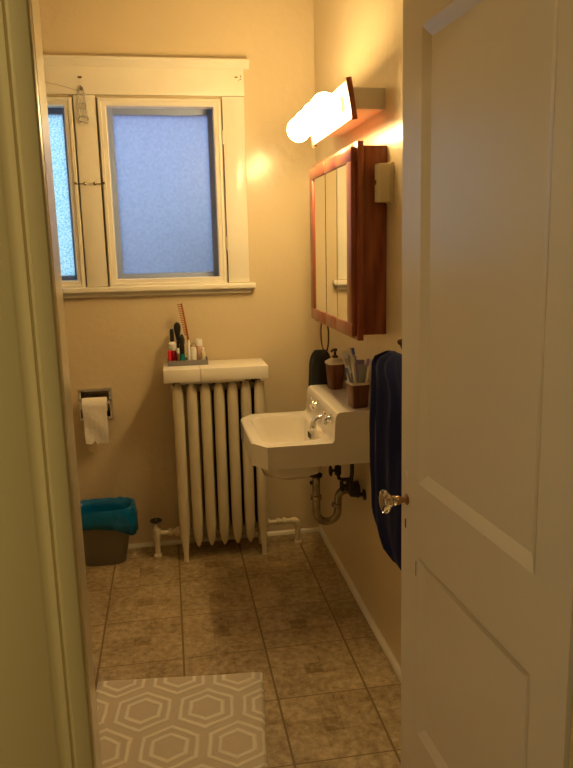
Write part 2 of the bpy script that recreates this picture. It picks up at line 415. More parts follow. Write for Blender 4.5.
# ---- window trim (casing, sill) and sashes
b = MB()
b.box((-1.766, -0.022, 2.166), (-0.336, 0, 2.285), 0.002)                    # head board
struct(b.build('trim_7', M['trim']))
b = MB(); b.prism([(0, 2.282), (-0.024, 2.282), (-0.040, 2.300), (-0.050, 2.306), (-0.050, 2.318), (0, 2.318)], -1.79, -0.312, 'x')
struct(b.build('trim_8', M['trim'], smooth=30))
struct(MB().box((-0.440, -0.020, 1.318), (-0.338, 0, 2.164), 0.003).build('trim_9', M['trim']))
struct(MB().box((-1.100, -0.020, 1.318), (-1.004, 0, 2.164), 0.003).build('trim_10', M['trim']))
struct(MB().box((-1.766, -0.020, 1.318), (-1.664, 0, 2.164), 0.003).build('trim_11', M['trim']))
b = MB(); b.box((-1.79, -0.048, 1.290), (-0.312, 0, 1.316), 0.006, 3); b.box((-1.77, -0.020, 1.268), (-0.332, 0, 1.290), 0.003)
struct(b.build('trim_12', M['trim']))

def frame_mb(x0, x1, z0, z1, w, ya, yb, b=None, bev=0.003):
    b = b or MB()
    b.box((x0, ya, z0), (x0+w, yb, z1), bev); b.box((x1-w, ya, z0), (x1, yb, z1), bev)
    b.box((x0+w-.001, ya, z0), (x1-w+.001, yb, z0+w), bev); b.box((x0+w-.001, ya, z1-w), (x1-w+.001, yb, z1), bev)
    return b
def frame(name, x0, x1, z0, z1, w, ya, yb, m, parent, inner=0.0):
    """mitred frame with a stepped profile as one mesh"""
    b = MB()
    P = [(0, yb), (0, ya+0.006), (0.003, ya), (w*0.40, ya), (w*0.46, ya+0.005), (w*0.9, ya+0.008), (w, ya+0.014), (w, yb)]
    rings = []
    for (cx, cz, sx_, sz_) in ((x0, z0, 1, 1), (x1, z0, -1, 1), (x1, z1, -1, -1), (x0, z1, 1, -1)):
        rings.append([(cx + sx_*a, yy, cz + sz_*a) for a, yy in P])
    rings.append(rings[0]); b.loops(rings, False, False); bmesh.ops.remove_doubles(b.bm, verts=b.bm.verts[:], dist=1e-6)
    return b.build(name, m, parent, smooth=25)
def window(nm, W, glass, lab):
    t = bpy.data.objects.new(nm, None); COL.objects.link(t); t.location = ((W[0]+W[1])/2, 0, W[2]); t['kind'] = 'structure'
    x0, x1, z0, z1 = W
    frame('sash_frame', x0+.003, x1-.003, z0+.003, z1-.003, 0.036, -0.030, 0.030, M['trim'], t)
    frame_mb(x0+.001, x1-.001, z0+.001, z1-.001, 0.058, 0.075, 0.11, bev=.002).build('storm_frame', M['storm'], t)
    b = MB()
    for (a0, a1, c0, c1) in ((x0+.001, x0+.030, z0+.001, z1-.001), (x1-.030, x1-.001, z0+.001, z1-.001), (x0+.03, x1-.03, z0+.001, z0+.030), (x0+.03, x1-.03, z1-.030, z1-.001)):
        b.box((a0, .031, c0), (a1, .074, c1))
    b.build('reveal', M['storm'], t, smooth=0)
    g = MB().box((x0+.056, 0.088, z0+.056), (x1-.056, 0.092, z1-.056)); g.build('glass_pane', glass, t, smooth=0)
    return t
w1 = window('window_1', WR, M['frost'], '')
w2 = window('window_2', WL, M['pebble'], '')
# hinges on the right sash (painted over, slightly worn), beside the right casing
b = MB()
for z in (1.50, 1.98):
    b.tube([(-0.4425, -0.031, z-.028), (-0.4425, -0.031, z+.028)], 0.0045, 8)
    b.sphere((-0.4425, -0.031, z+.030), 0.005, seg=8)
b.build('hinge', M['trim'], w1)
b = MB(); b.box((-0.4425, -0.0225, 1.32), (-0.4405, -0.0202, 2.150)); b.build('gap_line', M['gap'], w1, smooth=0)
b = MB(); b.box((-1.0035, -0.0215, 1.32), (-1.0015, -0.0195, 2.150)); b.build('gap_line', M['gap'], w1, smooth=0)
b = MB(); b.box((-1.1030, -0.0215, 1.32), (-1.1010, -0.0195, 2.150)); b.build('gap_line', M['gap'], w2, smooth=0)

# paint chips at the head casing corner
b = MB()
for (cx, cz, w_, h_) in ((-0.372, 2.247, .020, .008), (-0.352, 2.238, .012, .006), (-0.350, 2.250, .005, .014), (-0.360, 2.232, .006, .004)):
    pts = [(cx + w_/2*math.cos(a)*random.uniform(.7, 1.1), cz + h_/2*math.sin(a)*random.uniform(.7, 1.1)) for a in [2*PI*i/9 for i in range(9)]]
    b.prism(pts, -0.0220, -0.0224, 'y')
struct(b.build('trim_13', M['chip'], smooth=0))

# small hook and eye latches between the sashes
def latch(x0, sgn, z, label):
    t = thing('window_latch', label, 'latch', (x0, -0.02, z), 0, 'window latches on the mullion')
    y = -0.032
    MB().lathe([(0.002, 0), (0.007, 0.001), (0.008, 0.004), (0.004, 0.007), (0.003, 0.012), (0.006, .014), (.006, .018), (.002, .020)], (x0, -0.0195, z), (0, -1, 0), 12).build('eye_screw', M['brassold'], t)
    b = MB()
    pts = [(x0 + sgn*0.004*0, y, z)] + [(x0 + sgn*s_, y + 0.004*math.sin(s_*200), z - 0.003*math.sin(s_*60)) for s_ in (0.006, .014, .022, .030, .036)]
    b.tube(pts, 0.0024, 8)
    b.build('hook', M['brassold'], t)
    MB().lathe([(0.002, 0), (0.006, 0.001), (0.006, 0.004), (0.003, 0.012), (0.0055, .013), (.005, .017)], (x0+sgn*0.040, -0.028 if sgn < 0 else -0.0195, z), (0, -1, 0), 12).build('knob', M['brassold'], t)
latch(-1.076, -1, 1.783, 'small tarnished hook latch on mullion beside the narrow left sash')
latch(-1.032, 1, 1.783, 'small tarnished hook latch on mullion beside the wide right sash')

# clear plastic hook with cord under a nail above the mullion
t = thing('cord_hook', 'clear plastic hook and cord hanging above the window mullion', 'hook', (-1.065, -0.022, 2.05))
b = MB(); b.box((-1.073, -0.026, 2.232), (-1.056, -0.0222, 2.240), .001); b.build('nail_plate', M['brassold'], t)
b = MB(); b.tube([(-1.064, -0.026, 2.200), (-1.072, -0.030, 2.180), (-1.076, -0.030, 2.10), (-1.074, -.030, 2.04)], 0.0028, 8)
b.tube([(-1.064, -0.026, 2.200), (-1.052, -0.030, 2.180), (-1.046, -0.030, 2.10), (-1.044, -.030, 2.04)], 0.0028, 8)
b.build('wire', M['clearp'], t)
b = MB(); b.tube(arc((-1.060, -0.030, 2.115), 0.014, 0, 2*PI, 20)[:-1], 0.003, 8, closed=True)
b.tube([(-1.060+.020*math.cos(a), -0.032, 2.058+.013*math.sin(a)) for a in [2*PI*i/20 for i in range(20)]], 0.0035, 8, closed=True)
b.build('loop', M['clearp'], t)
MB().lathe([(.002, 0), (.008, .001), (.009, .006), (.004, .012)], (-1.062, -0.0222, 2.188), (0, -1, 0), 14).build('suction_cup', M['brassold'], t)
MB().tube([(-1.064, -0.028, 2.175), (-1.15, -0.028, 2.200), (-1.25, -0.027, 2.222), (-1.40, -0.024, 2.25)], 0.0012, 6).build('cord', M['string'], t)

# ---------------------------------------------------------------- the open panelled door
DA = math.atan2(0.056, 1.0)
def door_pt(s_, off, z):
    """s_ = distance from the free edge towards the hinge, off = out of the visible face (towards -x)"""
    d = Vector((-0.056, 1, 0)).normalized(); n = Vector((-d.y, d.x, 0))
    return Vector((-0.196 - 0.0075*(z - 0.6), -1.868, z)) - d*s_ + n*off   # hangs slightly out of plumb
dr = bpy.data.objects.new('door_1', None); COL.objects.link(dr); dr.location = door_pt(0.672, -0.017, 0); dr['kind'] = 'structure'
def dbox(b, s0, s1, z0, z1, o0, o1):
    vs = [b.bm.verts.new(door_pt(s_, o, z)) for s_ in (s0, s1) for o in (o0, o1) for z in (z0, z1)]
    for q in [(0, 1, 3, 2), (4, 6, 7, 5), (0, 4, 5, 1), (2, 3, 7, 6), (0, 2, 6, 4), (1, 5, 7, 3)]: b.bm.faces.new([vs[i] for i in q])
PANELS = [(0.104, 0.572, 0.948, 1.912), (0.104, 0.572, 0.305, 0.765)]
DW, DH, TH = 0.672, 2.025, 0.035
b = MB()
us = [0, 0.104, 0.572, DW]; zs = [0.012, 0.305, 0.765, 0.948, 1.912, DH]
for i in range(3):
    for j in range(5):
        if i == 1 and j in (1, 3): continue
        dbox(b, us[i], us[i+1], zs[j], zs[j+1], -TH, 0)
bmesh.ops.remove_doubles(b.bm, verts=b.bm.verts[:], dist=1e-5)
seen = {}                                       # drop doubled inner faces
for q in list(b.bm.faces):
    k = tuple(sorted(v.index for v in q.verts)) if False else tuple(sorted((round(v.co.x, 4), round(v.co.y, 4), round(v.co.z, 4)) for v in q.verts))
    seen.setdefault(k, []).append(q)
bmesh.ops.delete(b.bm, geom=[q for l in seen.values() if len(l) > 1 for q in l], context='FACES_ONLY')
b.build('door_frame', M['door'], dr, smooth=0, bevel=0.0012)
for (s0, s1, z0, z1) in PANELS:
    # sloped moulding ring on both faces + flat recessed panel
    for sg, base_ in ((1, 0), (-1, -TH)):
        b = MB(); P = [(0, 0.0), (0.003, -0.0012), (0.008, -0.0028), (0.016, -0.0065), (0.023, -0.0092), (0.026, -0.0105)]
        rings = []
        for (cs, cz, ds, dz) in ((s0, z0, 1, 1), (s1, z0, -1, 1), (s1, z1, -1, -1), (s0, z1, 1, -1)):
            rings.append([door_pt(cs+ds*a, base_ + sg*o, cz+dz*a) for a, o in P] )
        rings = [list(r_) for r_ in zip(*rings)]
        b.loops(rings, False, False); b.build('moulding', M['door'], dr, smooth=20)
    b = MB(); dbox(b, s0-.001, s1+.001, z0-.001, z1+.001, -TH+.010, -0.010); b.build('panel', M['door'], dr, smooth=0)
# knob: glass knob on brass shank on the visible face, a matching one behind
n_ = Vector((-1, -0.056, 0)).normalized()
kn = door_pt(0.036, 0, 0.885)
MB().lathe([(0.013, 0), (0.014, 0.002), (0.010, 0.004), (0.0075, 0.006), (0.0075, 0.018), (.010, .019), (.0115, .024), (.010, .028)], kn, n_, 20).build('knob_shank', M['brass'], dr)
k_ = MB(); k_.lathe([(0.008, 0.026), (0.012, 0.030), (0.013, 0.034), (0.012, 0.039), (0.016, 0.043), (0.026, 0.050), (0.0295, 0.056), (0.0285, 0.061), (0.020, 0.064), (0.008, 0.065)], kn, n_, 12)
plabel(k_.build('knob', M['glass'], dr, smooth=20), 'faceted clear glass door knob')
kb = door_pt(0.036, -TH, 0.885)
MB().lathe([(0.013, 0), (0.014, 0.002), (0.010, 0.004), (0.0075, 0.006), (0.0075, 0.022), (0.022, .03), (.027, .044), (.014, .052)], kb, -n_, 16).build('knob', M['glass'], dr, smooth=20)
b = MB(); q = Vector(n_)
b.lathe([(0.0095, 0), (0.0095, 0.0012), (0.006, 0.0022)], door_pt(0.030, 0, 0.945), n_, 14)
b.build('patch', M['trim'], dr)
b = MB(); dbox(b, 0.024, 0.030, 0.810, 0.832, 0, 0.0006); b.build('keyhole', M['gap'], dr, smooth=0)
b = MB()
for (s_, z, w_, h_) in ((0.018, .765, .004, .008), (0.030, .752, .010, .003), (.034, .745, .004, .004)): dbox(b, s_, s_+w_, z, z+h_, 0, 0.0005)
b.build('scuff', M['trim'], dr, smooth=0)
b = MB(); dbox(b, 0.090, 0.0925, .715, .752, 0, 0.0005); b.build('paint_crack', M['gap'], dr, smooth=0)
b = MB(); dbox(b, -0.0015, 0.0, .83, .93, -.026, -.009); b.build('latch_plate', M['brassold'], dr, smooth=0)
for z in (0.25, 1.78):
    b = MB(); b.tube([door_pt(DW+.006, -TH+.002, z-.045), door_pt(DW+.006, -TH+.002, z+.045)], .006, 10); b.build('hinge', M['casing'], dr)

# ---------------------------------------------------------------- radiator with cover board
RX0, PITCHR = -0.7110, 0.0632
rd = thing('radiator', 'cream painted cast iron column radiator below the window under a board shelf', 'radiator', (-0.52, -0.15, 0))
def section(x, cols, hubs):
    b = MB()
    prof = [(0.002, 0.062), (0.008, 0.072), (0.014, 0.088), (0.0185, 0.115), (0.0225, 0.17), (0.0225, 0.78), (0.0215, 0.825), (0.0185, 0.850), (0.010, 0.868), (0.002, 0.872)]
    for yy in cols:
        b.loops([[(x+rr*1.12*math.cos(2*PI*i/16), yy + rr*1.1*math.sin(2*PI*i/16), h) for i in range(16)] for rr, h in prof])
    if hubs:
        b.box((x-0.013, -0.215, 0.092), (x+0.013, -0.075, 0.135), .006); b.box((x-0.013, -0.215, 0.815), (x+0.013, -0.075, 0.862), .006)
        for z in (0.12, 0.835): b.lathe([(.017, -.0312), (.017, .0312)], (x, -0.145, z), (1, 0, 0), 16)
    return b
sec0 = section(RX0, (-0.205,), True).build('radiator_section', M['rad'], rd, smooth=50)
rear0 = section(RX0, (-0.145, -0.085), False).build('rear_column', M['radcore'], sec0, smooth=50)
plabel(rear0, 'rear columns coloured dark as painted shade behind the front tube')
for i in range(1, 7):
    c = sec0.copy(); COL.objects.link(c); c.parent = rd; c.location = (i*PITCHR, 0, 0)
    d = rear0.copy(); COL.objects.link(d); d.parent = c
for xx in (RX0, RX0+6*PITCHR):
    for yy in (-0.222, -0.085):
        b = MB(); yy0 = yy + (0.014 if yy < -.1 else 0)
        b.tube([(xx, yy0, 0.14), (xx, yy0-.002, 0.09), (xx, yy-.004, 0.045), (xx, yy-.008, 0.012), (xx, yy-.012, 0.0)], [0.020, 0.018, 0.0125, 0.0115, 0.0135], 14)
        b.build('leg', M['rad'], rd)
MB().lathe([(.0225, 0), (.0225, .012), (.015, .018), (.013, .035), (.019, .037), (.019, .052), (.012, .054), (.012, .094), (.018, .096), (.018, .108), (.013, .110), (.013, .118)], (RX0-.028, -0.145, 0.125), (-1, 0, 0), 18).build('left_nipple', M['rad'], rd)
b = MB(); b.tube([(-.848, -.145, 0), (-.848, -.145, .150)], .014, 16); b.lathe([(.019, 0), (.021, .006), (.021, .014), (.017, .020)], (-.848, -.145, 0.0), (0, 0, 1), 16)
b.lathe([(.019, .10), (.020, .105), (.020, .145), (.015, .152), (.010, .160), (.009, .172)], (-.848, -.145, 0), (0, 0, 1), 16)
vb = b.build('valve_body', M['rad'], rd)
b = MB(); b.tube([(-.848, -.145, .165), (-.848, -.145, .190)], .0045, 8); ring = [(-.848+.024*math.cos(a), -.145+.024*math.sin(a), .190) for a in [2*PI*i/24 for i in range(24)]]
b.tube(ring, .005, 8, closed=True)
for a in (0, PI/2): b.tube([(-.848-.024*math.cos(a), -.145-.024*math.sin(a), .190), (-.848+.024*math.cos(a), -.145+.024*math.sin(a), .190)], .0035, 8)
plabel(b.build('valve_handle', M['iron'], rd), 'dark round valve handle')
# right pipe
x0 = RX0+6*PITCHR+.028
b = MB(); b.lathe([(.020, 0), (.020, .012), (.012, .016), (.012, .050), (.018, .052), (.018, .066), (.012, .068), (.012, .080), (.018, .082), (.018, .096), (.012, .098), (.012, .13)], (x0, -.125, .122), (1, 0, 0), 18)
b.build('right_nipple', M['rad'], rd)
b = MB(); b.tube([(x0+.125, -.125, .122), (x0+.142, -.125, .121), (x0+.152, -.125, .113), (x0+.157, -.125, .10), (x0+.158, -.125, .07), (x0+.158, -.125, 0)], [.016, .018, .0185, .017, .0135, .0135], 14)
b.lathe([(.018, .0), (.020, .005), (.016, .014)], (x0+.158, -.125, 0), (0, 0, 1), 14); b.build('elbow_pipe', M['rad'], rd)
b = MB(); b.tube([(x0-.005, -.075, .100), (x0+.14, -.075, .098)], .008, 10); b.build('rear_pipe', M['trim'], rd)

cv = thing('radiator_shelf', 'white painted board shelf lying on top of the radiator', 'shelf', (-0.53, -0.17, 0.872))
b = MB()
P = [(-.772, -.256), (-.605, -.256), (-.605, -.022), (-.772, -.022)]
b.box((-.772, -.254, .884), (-.6045, -.022, .945), .004); b.build('short_board', M['cover'], cv)
b = MB(); b.box((-.6030, -.254, .884), (-.292, -.022, .945), .004); b.build('long_board', M['cover'], cv)
b = MB(); b.box((-.70, -.235, .872), (-.40, -.085, .884)); b.build('batten', M['trim'], cv, smooth=0)

# ---------------------------------------------------------------- things on the shelf
ZT = 0.945
tr = thing('tray', 'clear grey acrylic tray of toiletries on the radiator shelf', 'tray', (-.652, -.105, ZT))
tx0, tx1, ty0, ty1 = -.752, -.562, -.155, -.060
b = MB(); b.box((tx0, ty0, ZT+.0005), (tx1, ty1, ZT+.004))
MAT_TR = mat('grey_acrylic', (0.30, 0.29, 0.30), 0.15, trans=0.35)
b.build('base', MAT_TR, tr, smooth=0)
for (a, c) in (((tx0, ty0), (tx1, ty0+.003)), ((tx0, ty1-.003), (tx1, ty1)), ((tx0, ty0+.003), (tx0+.003, ty1-.003)), ((tx1-.003, ty0+.003), (tx1, ty1-.003))):
    b = MB(); b.box((a[0], a[1], ZT+.004), (c[0], c[1], ZT+.026)); b.build('side', MAT_TR, tr, smooth=0)
for xx in (-.706, -.663, -.612): MB().box((xx, ty0+.003, ZT+.004), (xx+.002, ty1-.003, ZT+.022)).build('divider', MAT_TR, tr, smooth=0)
ZB = ZT+.0045
# comb
cb = thing('comb', 'tortoiseshell comb standing upright in the tray with teeth facing left', 'comb', (-.645, -.080, ZB))
p0 = Vector((-.640, -.080, ZB)); p1 = Vector((-.672, -.066, ZT+.285))
def lerp(a, b_, t_): return a + (b_-a)*t_
b = MB()
spine = [lerp(p0, p1, i/14) + Vector((0.004*math.sin(PI*i/14), 0, 0)) for i in range(15)]
rings = []
for i, p in enumerate(spine):
    w = 0.0055 + (0.0015 if i < 6 else 0) - 0.002*(i/14)
    rings.append([(p.x-w, p.y-.002, p.z), (p.x+w, p.y-.002, p.z), (p.x+w, p.y+.002, p.z), (p.x-w, p.y+.002, p.z)])
b.loops(rings); b.build('spine', M['comb'], cb)
b = MB()
for i in range(18):
    t_ = .47 + .51*i/17; p = lerp(p0, p1, t_) + Vector((0.004*math.sin(PI*t_), 0, 0)); L = 0.021 - 0.006*(1-i/17)
    b.box((p.x-L, p.y-.0018, p.z-.0018), (p.x-.003, p.y+.0018, p.z+.0020))
b.build('teeth', M['comb'], cb, smooth=0)['kind'] = 'stuff'
def bottle(name, label, cat, x, y, parts, rx=0, ry=0, kr=1.15, kh=1.33):
    """parts: (partname, material, [(r,h)...])"""
    t = thing(name, label, cat, (x, y, ZB))
    parts = [(a_, b_, [(q[0]*kr, q[1]*kh) for q in c_]) for a_, b_, c_ in parts]
    rot = Matrix.Rotation(ry, 3, 'Y') @ Matrix.Rotation(rx, 3, 'X')
    for nm, m_, pr in parts:
        MB().lathe(pr, (x, y, ZB), rot @ Vector((0, 0, 1)), 16).build(nm, M[m_], t)
    return t
bottle('nail_polish', 'dark red nail polish bottle with long black cap and cream collar, left in tray', 'nail polish', -.724, -.110,
       [('bottle', 'darkred', [(.015, 0), (.017, .003), (.017, .038), (.012, .046), (.008, .048)]), ('label_band', 'white', [(.010, .049), (.0155, .056), (.0165, .072), (.009, .080)]), ('cap', 'black', [(.0085, .081), (.0085, .115), (.006, .125)])])
bottle('lip_balm', 'small bright red tube at the front left corner of the tray', 'cosmetics', -.740, -.140,
       [('tube', 'red', [(.006, 0), (.006, .022)]), ('cap', 'red', [(.007, .022), (.007, .048), (.005, .052)])])
bottle('makeup_brush', 'black handled makeup brush with round black head standing in tray', 'brush', -.697, -.085,
       [('handle', 'black', [(.004, 0), (.005, .02), (.006, .08)]), ('head', 'black', [(.006, .081), (.010, .10), (.014, .118), (.0145, .132), (.010, .142), (.003, .146)])])
bottle('mascara', 'black mascara tube with teal band standing in middle of tray', 'cosmetics', -.680, -.125,
       [('tube', 'black', [(.010, .0365), (.0105, .05), (.0105, .066), (.008, .072), (.006, .095), (.003, .10)]), ('teal_base', 'teal', [(.0105, 0), (.0105, .036)])])
bottle('lipstick', 'small gold coloured lipstick tube beside the black mascara', 'cosmetics', -.6985, -.135,
       [('tube', 'brass', [(.005, 0), (.005, .040)]), ('cap', 'white', [(.0055, .0405), (.0055, .056), (.004, .058)])])
bottle('eyeliner_pencil', 'slim white tube leaning right of the black mascara', 'cosmetics', -.651, -.130,
       [('body', 'white', [(.0055, 0), (.0055, .074), (.003, .086)])], ry=.03)
bottle('makeup_brush', 'second black brush with tapered head behind the mascara tube', 'brush', -.678, -.085,
       [('handle', 'black', [(.004, 0), (.005, .055)]), ('head', 'black', [(.005, .056), (.011, .070), (.012, .085), (.004, .102)])])
bottle('cream_tube', 'short white bottle right of centre in the tray', 'cosmetics', -.628, -.125,
       [('bottle', 'white', [(.013, 0), (.0135, .003), (.0135, .050), (.010, .058)])])
bottle('cream_tube', 'tall pale pink tube with white cap at the right of the tray', 'cosmetics', -.600, -.095,
       [('tube', 'pink', [(.0125, 0), (.013, .003), (.014, .060)]), ('cap', 'white', [(.0145, .061), (.0145, .082), (.013, .085)])])
bottle('perfume_bottle', 'short beige bottle at the front right corner of the tray', 'cosmetics', -.584, -.130,
       [('bottle', 'cream', [(.0095, 0), (.010, .003), (.010, .040), (.006, .044)]), ('cap', 'white', [(.0065, .0445), (.0065, .055), (.005, .057)])])
b = MB(); b.tube([(-.634, -.072, ZB)] + [(-.634+.000, -.072, ZB+.05)] + [(-.620-.014*math.cos(a), -.072, ZB+.075+.014*math.sin(a)) for a in [PI*i/10 for i in range(11)]] + [(-.606, -.072, ZB+.05)], .0015, 8)
tag(recenter(b.build('hair_clip', M['brassold']), (-.634, -.072, ZB)), 'thin bent wire hair clip behind the white bottle in tray', 'hair clip')

# ---------------------------------------------------------------- toilet paper holder
tp = thing('paper_holder', 'recessed chrome toilet paper holder in the back wall', 'toilet paper holder', (-1.105, 0, .674))
x0, x1, z0, z1 = -1.187, -1.023, .674, .833
b = MB(); P = [(0, 0), (0, -.004), (.004, -.009), (.010, -.009), (.016, -.004), (.017, .001)]
rings = [[(cx+sx_*a, yy, cz+sz_*a) for a, yy in P] for cx, cz, sx_, sz_ in ((x0, z0, 1, 1), (x1, z0, -1, 1), (x1, z1, -1, -1), (x0, z1, 1, -1))]
rings.append(rings[0]); b.loops(rings, False, False); b.build('frame', M['chrome'], tp, smooth=30)
b = MB(); X0, X1, Z0, Z1 = TPH[0]+.001, TPH[1]-.001, TPH[2]+.001, TPH[3]-.001
pr = [[(X0, .001, Z0), (X1, .001, Z0), (X1, .001, Z1), (X0, .001, Z1)], [(X0, .075, Z0), (X1, .075, Z0), (X1, .075, Z1), (X0, .075, Z1)]]
b.loops(pr, False, True); b.build('recess_cup', M['brassold'], tp, smooth=0)
for xx, sg in ((x0+.014, 1), (x1-.014, -1)):
    b = MB(); b.box((xx-.003, -.042, .752), (xx+.003, .002, .780), .003)
    b.lathe([(.009, 0), (.010, .002), (.006, .006)], (xx - sg*.003, -.036, .766), (-sg, 0, 0), 14); b.build('arm', M['chrome'], tp)
MB().tube([(x0+.016, -.030, .766), (x1-.016, -.030, .766)], .007, 12).build('spindle', M['chrome'], tp)
tpr = thing('toilet_roll', 'white toilet paper roll with a long sheet hanging from the chrome holder', 'toilet roll', (-1.107, -.030, .71))
b = MB(); xa, xb = -1.164, -1.049; R = .034; c = (-.030, .757)
prf = []
rings = [[(xx, c[0]+rr*math.cos(2*PI*i/32), c[1]+rr*math.sin(2*PI*i/32)) for i in range(32)] for xx, rr in ((xa, .018), (xa, R-.002), (xa+.002, R), (xb-.002, R), (xb, R-.002), (xb, .018), (xa, .018))]
b.loops(rings, False, False); b.build('roll', M['paper'], tpr, smooth=40)
b = MB(); nx, nz = 14, 26; top = .766+R-.003
def sheet(uu, vv, off):
    x = xa + .001 + (xb-xa-.002)*uu; 
    L = vv*0.238; a = L/(R+.001)
    if a < PI/2: y = c[0] - (R+.0015+off)*math.sin(a); z = c[1] + (R+.0015+off)*math.cos(a)
    else:
        y = c[0] - (R+.0015+off); z = c[1] - (L - (R+.001)*PI/2)
        y += .004*math.sin(uu*5 + z*30)*min(1, (c[1]-z)*10) - .003*(uu-.5)
    if vv > .999: z += .007*noise.noise(Vector((uu*9, 0, 3))) - .006*uu*0 + (.010 if .3 < uu < .45 else 0)
    x += 0.006*vv*1.0 - .004*vv*uu
    return (x, y, z)
for off in (0, .0008):
    g = [[b.bm.verts.new(sheet(i/nx, j/nz, off)) for i in range(nx+1)] for j in range(nz+1)]
    for j in range(nz):
        for i in range(nx): b.bm.faces.new((g[j][i], g[j][i+1], g[j+1][i+1], g[j+1][i]))
b.build('hanging_sheet', M['paper'], tpr, smooth=60)

# ---------------------------------------------------------------- waste bin
BX, BY = -1.100, -.128
wb = thing('waste_bin', 'grey plastic waste bin lined with a teal bag in the back left corner', 'waste bin', (BX, BY, 0))
def sup(cx, cy, a, d, z, n=48, e_=3.2):
    out = []
    for i in range(n):
        t_ = 2*PI*i/n; co, si = math.cos(t_), math.sin(t_)
        out.append((cx + a*math.copysign(abs(co)**(2/e_), co), cy + d*math.copysign(abs(si)**(2/e_), si), z))
    return out
b = MB()
rings = [sup(BX, BY, .098, .058, 0), sup(BX, BY, .100, .060, .004), sup(BX, BY, .146, .086, .26), sup(BX, BY, .149, .089, .262), sup(BX, BY, .149, .089, .27), sup(BX, BY, .143, .083, .27), sup(BX, BY, .096, .056, .008)]
b.loops(rings, True, True); b.build('bin', M['bin'], wb, smooth=40)
b = MB(); rr = []; N = 96
def bagring(k, zf, grow, seed, dip=0):
    out = []
    for i, (x, y, z) in enumerate(sup(BX, BY, .149*grow, .089*grow, 0, N)):
        t_ = 2*PI*i/N; nv = noise.noise(Vector((math.cos(t_)*4, math.sin(t_)*4, seed*1.7)))
        m_ = 1 + .025*nv*k
        zz = zf(t_) + .006*noise.noise(Vector((math.cos(t_)*6, math.sin(t_)*6, seed)))
        out.append((BX+(x-BX)*m_, BY+(y-BY)*m_, zz))
    return out
def hem(t_):   # t_=0 right, -pi/2 front; the overhang is long on the right, shorter at the front left
    fr = math.cos(t_ + 0.35)          # 1 near front right
    return .190 - .030*fr + .016*math.sin(3*t_)
rr = [bagring(.1, lambda t_: .06, .60, 1), bagring(.2, lambda t_: .18, .74, 2), bagring(.4, lambda t_: .25, .86, 3), bagring(.4, lambda t_: .280, .91, 4),
      bagring(.5, lambda t_: .286, 1.03, 5), bagring(.8, lambda t_: .278, 1.065, 6), bagring(2.0, lambda t_: .25, 1.085, 7), bagring(4.0, lambda t_: (.25+hem(t_))/2, 1.095, 8), bagring(5.0, hem, 1.075, 9)]
b.loops(rr, True, False)
o = b.build('bin_liner', M['bag'], wb, smooth=70); plabel(o, 'crumpled teal plastic bag folded over the rim')
sm = o.modifiers.new('thick', 'SOLIDIFY'); sm.thickness = 0.0012

# ---------------------------------------------------------------- wall-hung sink
sk = thing('sink', 'white porcelain wall-hung sink with raised back ledge on the right wall', 'sink', (0, -.71, .60))
SY0, SY1 = -.985, -.450; RZ, LZ = .765, .880
def mesh_obj(bm_, nm):
    bmesh.ops.recalc_face_normals(bm_, faces=bm_.faces[:])
    me = bpy.data.meshes.new(nm); bm_.to_mesh(me); bm_.free(); ob = bpy.data.objects.new(nm, me); COL.objects.link(ob); return ob
# body: side profile extruded along y
prof = [(-.001, .680), (-.455, .680), (-.455, RZ-.004), (-.450, RZ)]
prof += [(-.166, RZ), (-.161, RZ+.001), (-.157, RZ+.005), (-.154, RZ+.014), (-.152, RZ+.045), (-.150, LZ-.030), (-.147, LZ-.014), (-.141, LZ-.004), (-.131, LZ), (-.001, LZ)]
bA = MB(); bA.prism(prof, SY0, SY1, 'y')
A = mesh_obj(bA.bm, 'sink_a')
plan = [(0.0, SY0), (-.405, SY0), (-.455, SY0+.075), (-.455, SY1-.075), (-.405, SY1), (0.0, SY1)]
bB = MB(); bB.prism(plan, .60, 1.0); Bo = mesh_obj(bB.bm, 'sink_b')
# basin cutter
def bas(w, d, z, cx, cy, rr): return [(x, y, z) for x, y in rrect(cx, cy, w, d, rr, n=8)]
bcx, bcy = -.298, (SY0+SY1)/2
bC = MB(); bC.loops([bas(.236, .415, .90, bcx, bcy, .05), bas(.236, .415, RZ, bcx, bcy, .05), bas(.226, .400, RZ-.012, bcx, bcy, .05), bas(.205, .370, RZ-.07, bcx+.004, bcy, .055), bas(.180, .330, RZ-.115, bcx+.008, bcy, .06), bas(.130, .260, RZ-.138, bcx+.012, bcy, .06), bas(.060, .10, RZ-.146, bcx+.02, bcy, .028)])
Cc = mesh_obj(bC.bm, 'sink_c')
# bowl underside
bD = MB(); bD.loops([bas(.262, .440, .690, bcx, bcy, .06), bas(.250, .425, .668, bcx, bcy, .06), bas(.225, .38, .62, bcx+.006, bcy, .07), bas(.16, .28, .592, bcx+.012, bcy, .07), bas(.09, .14, .582, bcx+.02, bcy, .04)])
Dd = mesh_obj(bD.bm, 'sink_d')
def boolop(ob, other, op):
    m_ = ob.modifiers.new('b', 'BOOLEAN'); m_.operation = op; m_.object = other; m_.solver = 'EXACT'
boolop(A, Bo, 'INTERSECT'); boolop(A, Dd, 'UNION'); boolop(A, Cc, 'DIFFERENCE')
bpy.context.view_layer.update()
dg = bpy.context.evaluated_depsgraph_get()
me = bpy.data.meshes.new_from_object(A.evaluated_get(dg)); me.name = 'basin'
for o_ in (A, Bo, Cc, Dd): bpy.data.objects.remove(o_, do_unlink=True)
me.materials.clear(); me.materials.append(M['porc'])
basin = bpy.data.objects.new('basin', me); COL.objects.link(basin)
me.transform(Matrix.Translation(-Vector(sk.location))); basin.parent = sk
for p in me.polygons: p.use_smooth = True; p.material_index = 0
bv = basin.modifiers.new('bevel', 'BEVEL'); bv.width = .007; bv.segments = 4; bv.limit_method = 'ANGLE'; bv.angle_limit = math.radians(33)
